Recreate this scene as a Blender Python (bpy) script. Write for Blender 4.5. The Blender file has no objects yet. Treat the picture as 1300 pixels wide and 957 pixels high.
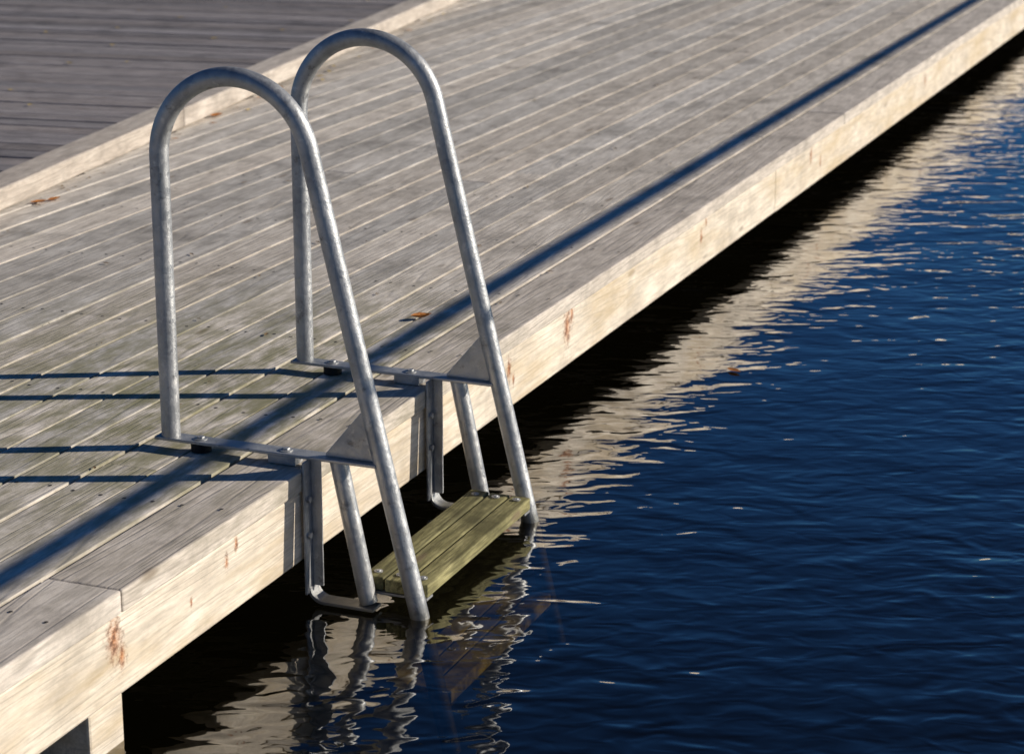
import bpy, math, random, bmesh
from mathutils import Vector, Matrix
random.seed(7)
sc = bpy.context.scene
sc.view_settings.view_transform = 'Standard'
sc.view_settings.look = 'None'
sc.view_settings.exposure = 0

# ------------------------------------------------------------ helpers
def link(o, parent=None):
    sc.collection.objects.link(o)
    if parent: o.parent = parent
    return o
def empty(name):
    o = bpy.data.objects.new(name, None); o.empty_display_size = .2
    return link(o)
def mesh_obj(name, verts, faces, mat, parent=None, smooth=False):
    me = bpy.data.meshes.new(name); me.from_pydata(verts, [], faces); me.update()
    bm = bmesh.new(); bm.from_mesh(me); bmesh.ops.recalc_face_normals(bm, faces=bm.faces); bm.to_mesh(me); bm.free()
    if smooth:
        for p in me.polygons: p.use_smooth = True
    me.materials.append(mat)
    return link(bpy.data.objects.new(name, me), parent)
BF = [(0,1,3,2),(4,6,7,5),(0,4,5,1),(2,3,7,6),(0,2,6,4),(1,5,7,3)]
def boxes(name, bl, mat, parent=None, bevel=0.0, seg=2):
    V=[];F=[]
    for b in bl:
        x0,x1,y0,y1,z0,z1 = b; n=len(V)
        for x in (x0,x1):
            for y in (y0,y1):
                for z in (z0,z1): V.append((x,y,z))
        F += [tuple(n+i for i in f) for f in BF]
    o = mesh_obj(name,V,F,mat,parent)
    if bevel:
        m=o.modifiers.new('bev','BEVEL'); m.width=bevel; m.segments=seg; m.limit_method='ANGLE'
    return o
def tube(name, pts, r, mat, parent=None, seg=24):
    pts=[Vector(p) for p in pts]; V=[];F=[]
    prev=None
    for i,p in enumerate(pts):
        t=(pts[min(i+1,len(pts)-1)]-pts[max(i-1,0)]).normalized()
        if prev is None:
            a = Vector((0,1,0)) if abs(t.y)<.9 else Vector((1,0,0))
        else: a=prev
        n=(a-t*a.dot(t)).normalized(); prev=n; b=t.cross(n)
        for k in range(seg):
            an=2*math.pi*k/seg
            V.append(tuple(p+r*(math.cos(an)*n+math.sin(an)*b)))
    for i in range(len(pts)-1):
        for k in range(seg):
            F.append((i*seg+k,i*seg+(k+1)%seg,(i+1)*seg+(k+1)%seg,(i+1)*seg+k))
    F.append(tuple(range(seg))); F.append(tuple((len(pts)-1)*seg+k for k in range(seg)))
    o=mesh_obj(name,V,F,mat,parent,True)
    m=o.modifiers.new('e','EDGE_SPLIT'); m.split_angle=math.radians(50)
    return o
def prism(name, poly, y0, y1, mat, parent=None, bevel=0):
    n=len(poly); V=[(x,y0,z) for x,z in poly]+[(x,y1,z) for x,z in poly]
    F=[tuple(range(n)),tuple(range(n,2*n))]+[(i,(i+1)%n,n+(i+1)%n,n+i) for i in range(n)]
    o=mesh_obj(name,V,F,mat,parent)
    if bevel:
        m=o.modifiers.new('bev','BEVEL'); m.width=bevel; m.segments=2
    return o
class NT:
    def __init__(s,mat):
        mat.use_nodes=True; s.t=mat.node_tree; s.t.nodes.clear()
    def n(s,typ,ins=None,**kw):
        nd=s.t.nodes.new(typ)
        for k,v in kw.items(): setattr(nd,k,v)
        if ins:
            for k,v in ins.items():
                if isinstance(v,bpy.types.NodeSocket): s.t.links.new(v,nd.inputs[k])
                else: nd.inputs[k].default_value=v
        return nd
    def math(s,op,a,b=0.0,c=0.0,clamp=False):
        nd=s.n('ShaderNodeMath',{0:a,1:b,2:c},operation=op); nd.use_clamp=clamp; return nd.outputs[0]
    def vmath(s,op,a,b=(0,0,0)):
        nd=s.n('ShaderNodeVectorMath',{0:a,1:b},operation=op)
        return nd.outputs['Value'] if op in('LENGTH','DISTANCE','DOT_PRODUCT') else nd.outputs[0]
    def mix(s,f,a,b,mode='MIX'):
        nd=s.n('ShaderNodeMix',data_type='RGBA',blend_type=mode)
        for i,v in ((0,f),(6,a),(7,b)):
            if isinstance(v,bpy.types.NodeSocket): s.t.links.new(v,nd.inputs[i])
            else: nd.inputs[i].default_value = v if i==0 else (tuple(v)+(1,))[:4]
        return nd.outputs[2]
    def rng(s,v,a,b,c=0.0,d=1.0,smooth=True):
        nd=s.n('ShaderNodeMapRange',{0:v,1:a,2:b,3:c,4:d}); nd.interpolation_type='SMOOTHSTEP' if smooth else 'LINEAR'
        return nd.outputs[0]
    def noise(s,vec,scale,detail=4,rough=.55,dist=0.0):
        return s.n('ShaderNodeTexNoise',{'Vector':vec,'Scale':scale,'Detail':detail,'Roughness':rough,'Distortion':dist}).outputs[0]

def wood(name, ca, cb, axis='Y', moss=0.0, rust=None, dirt=.5, ribs=False, yellow=0.0, bumpd=.0025, rnd=(0.84,1.12), grain=.3):
    m=bpy.data.materials.new(name); N=NT(m)
    tc=N.n('ShaderNodeTexCoord').outputs['Object']
    isl=N.n('ShaderNodeNewGeometry').outputs['Random Per Island']
    off=N.vmath('MULTIPLY',N.n('ShaderNodeCombineXYZ',{0:isl,1:isl,2:isl}).outputs[0],(13.7,71.3,5.1))
    p=N.vmath('ADD',tc,off)
    def sc_(a,b): return (a,b,a) if axis=='Y' else (b,a,a)
    g1=N.noise(N.vmath('MULTIPLY',p,sc_(170,9)),1,4,.7)
    g3=N.noise(N.vmath('MULTIPLY',p,sc_(9,.55)),1,1,.5)
    ring=N.math('FRACT',N.math('MULTIPLY',g3,13.0))
    ring=N.rng(N.math('ABSOLUTE',N.math('SUBTRACT',ring,.5)),.32,.5,0,1)
    blot=N.noise(tc,3.1,7,.7); blot2=N.noise(N.vmath('MULTIPLY',p,sc_(20,7)),1,5,.68)
    col=N.mix(N.rng(blot2,.3,.6,1,0),ca,cb)
    col=N.mix(N.rng(g1,.38,.58,grain,0),col,tuple(c*.38 for c in ca))
    col=N.mix(N.math('MULTIPLY',ring,grain*.7),col,tuple(c*.42 for c in ca))
    col=N.mix(N.math('MULTIPLY',N.rng(blot,.50,.68),dirt),col,tuple(c*.38 for c in ca))
    col=N.mix(N.math('MULTIPLY',N.rng(blot2,.54,.70),dirt*.7),col,tuple(c*.42 for c in ca))
    br=N.rng(isl,0,1,rnd[0],rnd[1],False)
    col=N.mix(1.0,col,N.n('ShaderNodeCombineXYZ',{0:br,1:br,2:br}).outputs[0],'MULTIPLY')
    tint=N.math('FRACT',N.math('MULTIPLY',isl,17.31))
    col=N.mix(N.math('MULTIPLY',tint,.5),col,N.mix(1.0,col,(1.08,.98,.86),'MULTIPLY'))
    vo=N.n('ShaderNodeTexVoronoi',{'Vector':N.vmath('MULTIPLY',p,sc_(8,2.4)),'Scale':1.0}).outputs['Distance']
    kn=N.rng(vo,.04,.11,1,0)
    col=N.mix(N.math('MULTIPLY',kn,.6),col,(.16,.11,.07))
    if yellow: 
        y=N.noise(N.vmath('MULTIPLY',tc,(3,1.6,9)),1,5,.65)
        col=N.mix(N.math('MULTIPLY',N.rng(y,.42,.68),yellow),col,(.48,.35,.18))
    if moss:
        d=N.vmath('DISTANCE',tc,(-.28,4.25,0))
        prox=N.rng(d,.1,1.6,1,0.04)
        mk=N.math('MULTIPLY',N.math('MULTIPLY',N.rng(blot2,.34,.62),prox),moss)
        col=N.mix(mk,col,(.20,.19,.08))
    if rust:
        wob=N.noise(tc,60,5,.8)
        tot=None
        for (rx,ry,rz,rr) in rust:
            dv=N.vmath('MULTIPLY',N.vmath('SUBTRACT',tc,(rx,ry,rz)),(0,1.0,.5))
            d=N.math('ADD',N.vmath('LENGTH',dv),N.math('MULTIPLY',N.math('SUBTRACT',wob,.5),rr*3.2))
            k=N.rng(d,rr*.0,rr,1,0)
            tot=k if tot is None else N.math('MAXIMUM',tot,k)
        col=N.mix(N.math('MULTIPLY',tot,.9),col,N.mix(N.rng(wob,.4,.6),(.13,.045,.018),(.55,.19,.045)))
    h=N.math('ADD',N.math('MULTIPLY',g1,.6),N.math('MULTIPLY',blot2,.5))
    h=N.math('SUBTRACT',h,N.math('MULTIPLY',ring,.35))
    if ribs:
        sp=N.n('ShaderNodeSeparateXYZ',{0:tc}).outputs[0 if axis=='Y' else 1]
        rb=N.math('SINE',N.math('MULTIPLY',sp,2*math.pi/.02))
        h=N.math('ADD',h,N.math('MULTIPLY',rb,.8))
        col=N.mix(N.rng(rb,-1,0,.5,0),col,tuple(c*.3 for c in ca))
    bp=N.n('ShaderNodeBump',{'Height':h,'Strength':.8,'Distance':bumpd})
    bs=N.n('ShaderNodeBsdfPrincipled',{'Base Color':col,'Roughness':.78,'Normal':bp.outputs[0],'Specular IOR Level':.3})
    N.n('ShaderNodeOutputMaterial',{0:bs.outputs[0]})
    return m

def steel(name='galvanised_steel'):
    m=bpy.data.materials.new(name); N=NT(m)
    tc=N.n('ShaderNodeTexCoord').outputs['Object']
    v=N.n('ShaderNodeTexVoronoi',{'Vector':tc,'Scale':75.0,'Randomness':1.0}).outputs['Color']
    vs=N.n('ShaderNodeSeparateColor',{0:v}).outputs[0]
    n1=N.noise(tc,9,4,.65); n2=N.noise(tc,160,2,.6)
    col=N.mix(N.rng(n1,.35,.7),(.44,.44,.435),(.26,.265,.27))
    col=N.mix(N.math('MULTIPLY',vs,.32),col,(.58,.58,.57))
    col=N.mix(N.math('MULTIPLY',N.rng(N.noise(tc,30,5,.7),.56,.70),.6),col,(.70,.68,.64))
    col=N.mix(N.math('MULTIPLY',N.rng(N.noise(tc,22,5,.7),.58,.70),.65),col,(.13,.12,.11))
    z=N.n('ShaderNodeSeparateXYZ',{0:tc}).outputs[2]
    # wet / algae-stained band just above and below the water line; dimming with depth painted in
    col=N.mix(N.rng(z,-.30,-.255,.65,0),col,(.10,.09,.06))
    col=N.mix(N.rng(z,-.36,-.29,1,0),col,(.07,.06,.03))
    col=N.mix(N.rng(z,-.55,-.33,1,0),col,(.004,.004,.004))  # fade to near-black stands in for light absorbed by deeper water
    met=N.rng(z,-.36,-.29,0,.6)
    ro=N.rng(N.math('ADD',N.math('MULTIPLY',n1,.6),N.math('MULTIPLY',vs,.4)),.2,.8,.40,.58)
    bp=N.n('ShaderNodeBump',{'Height':N.math('ADD',n2,N.math('MULTIPLY',n1,2.0)),'Strength':.45,'Distance':.0018})
    bs=N.n('ShaderNodeBsdfPrincipled',{'Base Color':col,'Metallic':met,'Roughness':ro,'Normal':bp.outputs[0]})
    N.n('ShaderNodeOutputMaterial',{0:bs.outputs[0]})
    return m
def plain(name,col,rough=.7,metal=0.0,scale=60,lo=.6):
    m=bpy.data.materials.new(name); N=NT(m)
    tc=N.n('ShaderNodeTexCoord').outputs['Object']
    c=N.mix(N.rng(N.noise(tc,scale,3,.6),.3,.7),tuple(x*lo for x in col),tuple(min(1,x*1.2) for x in col))
    bs=N.n('ShaderNodeBsdfPrincipled',{'Base Color':c,'Roughness':rough,'Metallic':metal,'Specular IOR Level':.2})
    N.n('ShaderNodeOutputMaterial',{0:bs.outputs[0]})
    return m

# ------------------------------------------------------------ materials
M_deck=wood('weathered_deck_wood',(.585,.535,.475),(.74,.69,.62),moss=.75,dirt=.60,grain=.38,rnd=(.80,1.12))
M_edge=wood('weathered_edge_plank',(.57,.515,.455),(.72,.66,.59),moss=.25,dirt=.52,grain=.38)
rust=[(0,3.147,-.085,.036),(0,3.17,-.13,.020),(0,3.60,-.064,.013),(0,3.56,-.09,.012),(0,3.42,-.12,.008),(0,5.466,-.09,.040),(0,5.50,-.06,.024),(0,5.04,-.097,.022),
      (0,5.07,-.13,.012),(0,4.3,-.1,.014),(0,6.7,-.1,.020),(0,6.75,-.06,.014),(0,8.1,-.08,.024),(0,8.25,-.13,.018),(0,10.2,-.1,.024)]
M_fas=wood('fascia_wood',(.65,.575,.475),(.79,.72,.61),rust=rust,dirt=.34,yellow=.55,bumpd=.0018,rnd=(.96,1.04),grain=.32)
M_curb=wood('curb_wood',(.54,.48,.42),(.68,.62,.55),dirt=.45)
M_grey=wood('grey_boardwalk_wood',(.29,.265,.265),(.41,.375,.37),axis='X',dirt=.5,ribs=True,rnd=(.75,1.2))
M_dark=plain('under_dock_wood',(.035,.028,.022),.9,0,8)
M_step=wood('algae_step_wood',(.19,.175,.075),(.38,.35,.17),dirt=.85,bumpd=.003,grain=.6)
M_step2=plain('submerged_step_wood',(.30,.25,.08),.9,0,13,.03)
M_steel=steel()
M_rub=plain('black_rubber',(.015,.015,.015),.6)
M_screw=plain('screw_metal',(.07,.06,.05),.5,.5)

# ------------------------------------------------------------ curb line
CX,CY=-2.05,5.78; CS=.148; CA=math.atan(CS)
def yc(x): return CY-(x-CX)/CS

# ------------------------------------------------------------ dock
dock=empty('wooden_dock')
YE=34.0
bl=[];scr=[]
joints=[-8.5,-5,-1.2,3.17,8.6,14.0,19.6,24.2,29,YE]
eb=[]
for a,b in zip(joints[:-1],joints[1:]):
    eb.append((-.150,.006,a+.0012,b-.0012,-.045,random.uniform(-.001,.001)))
boxes('edge_plank',eb,M_edge,dock,.004)
x=-.158; W=.1165; G=.008
while x>-6.5:
    xr=x; xl=x-W; y0=max(-8,yc(xr)-.03)
    y=y0
    while y<YE:
        L=random.uniform(4.8,8.5)
        if y==y0: L*=random.uniform(.5,1)
        y1=min(YE,y+L)
        zz=random.uniform(-.002,.0008)
        j=random.uniform(-.0014,.0014)
        bl.append((xl+j,xr+j,y+.001,y1-.001,-.040,zz))
        k=math.ceil((y+.02)/.6)
        while k*.6<y1-.02:
            for fx in (.2,.8): scr.append((xl+j+W*fx+random.uniform(-.006,.006),k*.6+random.uniform(-.008,.008),zz+.0007))
            k+=1
        y=y1
    x-=W+G
boxes('deck_boards',bl,M_deck,dock,.0013)
for k in range(-13,56):
    for fx in (-.035,-.115): scr.append((fx+random.uniform(-.006,.006),k*.6+random.uniform(-.01,.01),.0017))
V=[];F=[]
for (a,b,c) in scr:
    n=len(V)
    for q in range(7):
        an=2*math.pi*q/7; V.append((a+.0045*math.cos(an),b+.0045*math.sin(an),c))
    F.append(tuple(range(n,n+7)))
mesh_obj('deck_screws',V,F,M_screw,dock)
fj=[-8.5,-4.4,.4,7.6,14.2,20,26,YE]
boxes('fascia_board',[(-.045,.0,a+.001,b-.001,-.203+random.uniform(-.002,.002),-.047) for a,b in zip(fj[:-1],fj[1:])],M_fas,dock,.005)
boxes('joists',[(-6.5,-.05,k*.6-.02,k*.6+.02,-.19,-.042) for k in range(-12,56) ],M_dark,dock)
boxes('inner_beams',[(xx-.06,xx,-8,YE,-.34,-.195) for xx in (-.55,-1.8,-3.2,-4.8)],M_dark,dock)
boxes('support_post',[(-.15,-.012,yy,yy+.115,-2.5,-.206) for yy in (-3,3.07)],M_fas,dock,.006)
# curb
curb=empty('timber_curb'); curb.location=(CX,CY,0); curb.rotation_euler=(0,0,CA)
cb=[];y=-15
while y<32:
    L=random.uniform(3.4,4.6); cb.append((-.13,0,y,y+L-.003,.003,.075+random.uniform(-.002,.002))); y+=L
boxes('curb_beam',cb,M_curb,curb,.006)
bw=empty('grey_boardwalk'); bw.location=(CX,CY,0); bw.rotation_euler=(0,0,CA)
bb=[];y=-15
while y<32:
    x=-.09
    while x>-14:
        L=random.uniform(3.5,5); x1=max(-14,x-L)
        bb.append((x1+.002,x-.002,y,y+.115,-.015,.028+random.uniform(-.0025,.0025))); x=x1
    y+=.121
boxes('boardwalk_boards',bb,M_grey,bw,.003)
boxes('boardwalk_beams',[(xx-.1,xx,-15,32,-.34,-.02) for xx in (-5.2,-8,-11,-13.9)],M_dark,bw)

# ------------------------------------------------------------ ladder
lad=empty('swim_ladder')
R=.0205
Y1,Y2=3.915,4.545
def bolt(name,x,y,z,r=.010,h=.008):
    V=[];n=6
    for zz in (z,z+h):
        for q in range(n):
            an=2*math.pi*q/n+.3; V.append((x+r*math.cos(an),y+r*math.sin(an),zz))
    F=[tuple(range(n)),tuple(range(n,2*n))]+[(i,(i+1)%n,n+(i+1)%n,n+i) for i in range(n)]
    o=mesh_obj(name,V,F,M_steel,lad)
    m=o.modifiers.new('b','BEVEL'); m.width=.0015; m.segments=2
    tube(name+'_washer',[(x,y,z-.0005),(x,y,z+.002)],r*1.6,M_steel,lad)
def frame(tag,yf):
    r=.1763; cx=-.328+r; cz=.635; ph=math.atan(.24)
    pts=[(-.328,yf,.022),(-.328,yf,.2),(-.328,yf,.45)]
    n=40
    for i in range(n+1):
        a=math.pi-(math.pi-ph)*i/n
        pts.append((cx+r*math.cos(a),yf,cz+r*math.sin(a)))
    for z in (.45,.2,0,-.2,-.4,-.6): pts.append((.182-.24*z,yf,z))
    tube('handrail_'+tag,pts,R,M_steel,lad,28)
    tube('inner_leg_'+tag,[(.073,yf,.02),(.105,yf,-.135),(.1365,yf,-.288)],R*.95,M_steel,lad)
    boxes('deck_bar_'+tag,[(-.358,.168,yf-.021,yf+.021,.020,.027)],M_steel,lad,.0015)
    tube('rubber_pad_'+tag,[(-.255,yf,.001),(-.255,yf,.0195)],.022,M_rub,lad)
    boxes('packing_plate_'+tag,[(-.085,-.02,yf-.018,yf+.018,.001,.0195)],M_steel,lad,.001)
    bolt('bolt_a_'+tag,-.255,yf,.0275,.009,.006); bolt('bolt_b_'+tag,-.05,yf,.0275,.009,.006)
    prism('gusset_'+tag,[(.045,.0275),(.165,.0275),(.155,.150),(.145,.152),(.045,.034)],yf-.004,yf+.004,M_steel,lad,.001)
    boxes('fascia_flange_'+tag,[(.0075,.0125,yf-.042,yf-.006,-.275,.0195)],M_steel,lad,.001)
    boxes('web_flange_'+tag,[(.0128,.036,yf-.0115,yf-.0065,-.262,.0192)],M_steel,lad,.001)
    for zz in (-.065,-.145):
        tube('flange_bolt_%s'%tag,[(.0125,yf-.027,zz),(.019,yf-.027,zz)],.0075,M_steel,lad,6)
    poly_o=[];poly_i=[]
    for i in range(9):
        a=math.pi+math.pi/2*i/8
        poly_o.append((.0075+.035+.035*math.cos(a),-.262+.035*math.sin(a)))
        poly_i.append((.0075+.035+.028*math.cos(a),-.262+.028*math.sin(a)))
    outer=poly_o+[(.160,-.297)]; inner=poly_i+[(.160,-.290)]
    prism('foot_strip_'+tag,outer+inner[::-1],yf-.030,yf+.012,M_steel,lad,.001)
frame('a',Y1); frame('b',Y2)
def step(tag,zt,xo,mat,bolts=True):
    y0,y1=Y1+.022,Y2-.020
    w=.0475
    boxes('step_planks_'+tag,[(xo+i*(w+.0045),xo+i*(w+.0045)+w,y0+random.uniform(-.002,.002),y1+random.uniform(-.002,.002),zt-.030,zt+random.uniform(-.001,.001)) for i in range(3)],mat,lad,.0035)
    boxes('step_bearer_'+tag,[(xo+.0,xo+.150,Y1+.020,Y1+.052,zt-.037,zt-.0315),(xo+.0,xo+.150,Y2-.052,Y2-.020,zt-.037,zt-.0315)],M_steel,lad,.001)
    if bolts:
        for i in range(3):
            for yy in (y0+.03,y1-.03):
                bolt('step_bolt_'+tag,xo+i*(w+.0045)+w/2,yy,zt+.0008,.006,.004)
step('a',-.238,.112,M_step)
step('b',-.47,.165,M_step2,False)

# ------------------------------------------------------------ railing casting the long shadow
E=math.radians(24); az=(.899,.438)
rail=empty('steel_railing')
xr=2.9; zr=(xr+.225)/az[0]*math.tan(E)
tube('rail',[(xr,-6,zr),(xr,8,zr),(xr,26,zr)],.017,M_steel,rail)
for yy in (-6,.6,19,26): tube('rail_post',[(xr,yy,-2.5),(xr,yy,zr-.005)],.024,M_steel,rail)

# ------------------------------------------------------------ leaves
M_leaf=plain('autumn_leaf',(.42,.16,.04),.7)
M_leaf2=plain('yellow_leaf',(.50,.36,.10),.7)
M_leaf3=plain('dry_debris',(.22,.14,.07),.8)
def leaf(V,F,x,y,z,s,curl=.3):
    a=random.uniform(0,6.28); n=len(V)
    prof=[(-1,0),(-.6,.32),(0,.48),(.5,.3),(1,0)]
    for i,(u,v) in enumerate(prof):
        for sg in (-1,0,1):
            uu=u*s; vv=v*s*sg
            zz=z+.003+s*curl*(abs(sg)*v*.9+u*u*.35)+random.uniform(0,.001)
            V.append((x+uu*math.cos(a)-vv*math.sin(a),y+uu*math.sin(a)+vv*math.cos(a),zz))
    for i in range(4):
        for j in range(2):
            F.append((n+i*3+j,n+i*3+j+1,n+(i+1)*3+j+1,n+(i+1)*3+j))
def curbpt(d,off):
    return (CX-math.sin(CA)*d+math.cos(CA)*off, CY+math.cos(CA)*d+math.sin(CA)*off)
V=[];F=[]
for i in range(12):
    px,py=curbpt(random.uniform(.1,9),abs(random.gauss(.03,.06))+.03); leaf(V,F,px,py,.0,random.uniform(.012,.026))
for d,o in ((.15,.06),(.20,.09)):
    px,py=curbpt(d,o); leaf(V,F,px,py,0,.030,.5)
leaf(V,F,-2.29,7.6,0,.036,.5)
leaf(V,F,-.265,5.085,0,.030,.9)
mesh_obj('fallen_leaves',V,F,M_leaf,None)
V=[];F=[]
for i in range(130): leaf(V,F,random.uniform(-2,-.05),random.uniform(3.2,11.5),0,random.choice([.003,.004,.005,.006,.008,.012]))
for i in range(60):
    px,py=curbpt(random.uniform(.1,9),abs(random.gauss(.02,.06))+.02); leaf(V,F,px,py,.0,random.uniform(.004,.014))
mesh_obj('leaf_debris',V,F,M_leaf3,None)
V=[];F=[]
for i in range(14):
    px,py=curbpt(random.uniform(.1,9),abs(random.gauss(.02,.10))+.03); leaf(V,F,px,py,.0,random.uniform(.010,.022))
for i in range(34):
    px,py=curbpt(random.uniform(-1,9),-random.uniform(.2,2.5)); leaf(V,F,px,py,.03,random.uniform(.010,.024))
mesh_obj('yellow_leaves',V,F,M_leaf2,None)
V=[];F=[]
leaf(V,F,.348,5.913,-.302,.028,.25)
mesh_obj('floating_leaf',V,F,M_leaf,None)

# ------------------------------------------------------------ water
WZ=-.303
mw=bpy.data.materials.new('lake_water'); N=NT(mw)
tc=N.n('ShaderNodeTexCoord').outputs['Object']
mp=N.n('ShaderNodeMapping',{'Vector':tc,'Rotation':(0,0,math.radians(-24))}).outputs[0]
mp=N.vmath('MULTIPLY',mp,(.6,1,1))
w1=N.noise(mp,2.4,1,.5,.4); w2=N.noise(mp,10,1,.5,.7); w3=N.noise(mp,22,1,.5,.6)
sx=N.n('ShaderNodeSeparateXYZ',{0:tc}).outputs[0]
patch=N.rng(N.noise(tc,.7,1,.5),.35,.65,.75,1.15)
opn=N.rng(sx,.2,1.8,.75,1.2)
h=N.math('ADD',N.math('MULTIPLY',w1,.011),N.math('MULTIPLY',N.math('MULTIPLY',w2,.0086),opn))
h=N.math('ADD',h,N.math('MULTIPLY',N.math('MULTIPLY',w3,.0027),opn))
h=N.math('MULTIPLY',h,patch)
bp=N.n('ShaderNodeBump',{'Height':h,'Strength':1.0,'Distance':1.0}).outputs[0]
inc=N.n('ShaderNodeNewGeometry').outputs['Incoming']
cs=N.math('ABSOLUTE',N.vmath('DOT_PRODUCT',bp,inc))
fr=N.math('POWER',N.math('SUBTRACT',1.0,cs,clamp=True),4.2)
fr=N.math('ADD',N.math('MULTIPLY',fr,1.5),.03,clamp=True)
gl=N.n('ShaderNodeBsdfGlossy',{'Color':(1,1,1,1),'Roughness':.01,'Normal':bp}).outputs[0]
tr=N.n('ShaderNodeBsdfTransparent',{'Color':(.44,.38,.20,1)}).outputs[0]
mx=N.n('ShaderNodeMixShader',{0:fr,1:tr,2:gl}).outputs[0]
N.n('ShaderNodeOutputMaterial',{0:mx})
mesh_obj('water',[(-250,-60,WZ),(250,-60,WZ),(250,400,WZ),(-250,400,WZ)],[(0,1,2,3)],mw)
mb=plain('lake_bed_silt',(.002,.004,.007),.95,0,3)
mesh_obj('lake_bed',[(-300,-100,-2.3),(300,-100,-2.3),(300,450,-2.3),(-300,450,-2.3)],[(0,1,2,3)],mb)

# ------------------------------------------------------------ light
s=Vector((az[0]*math.cos(E),az[1]*math.cos(E),math.sin(E)))
L=bpy.data.lights.new('sun','SUN'); L.energy=5.0; L.angle=math.radians(.35); L.color=(1,.93,.82)
lo=link(bpy.data.objects.new('sun',L)); lo.rotation_euler=(-s).to_track_quat('-Z','Y').to_euler(); lo.location=(5,5,6)
w=bpy.data.worlds.new('World'); sc.world=w; w.use_nodes=True; nt=w.node_tree
bg=nt.nodes['Background']; sk=nt.nodes.new('ShaderNodeTexSky'); sk.sky_type='NISHITA'; sk.sun_disc=False
sk.sun_elevation=E; sk.sun_rotation=math.atan2(az[0],az[1]); sk.ozone_density=4; sk.dust_density=.2; sk.air_density=1.0
mu=nt.nodes.new('ShaderNodeMix'); mu.data_type='RGBA'; mu.blend_type='MULTIPLY'; mu.inputs[0].default_value=1
mu.inputs[7].default_value=(.28,.62,1.0,1)
nt.links.new(sk.outputs[0],mu.inputs[6]); nt.links.new(mu.outputs[2],bg.inputs[0]); bg.inputs[1].default_value=.05

# ------------------------------------------------------------ camera
c=bpy.data.cameras.new('camera'); c.lens=36*2800/1300; c.sensor_width=36; c.shift_y=-44.5/1300; c.clip_end=1000
c.dof.use_dof=True; c.dof.focus_distance=4.75; c.dof.aperture_fstop=6.3
co=link(bpy.data.objects.new('camera',c)); co.location=(2.045,0,1.5)
co.rotation_euler=(math.radians(90-15.64),0,math.radians(22.0))
sc.camera=co
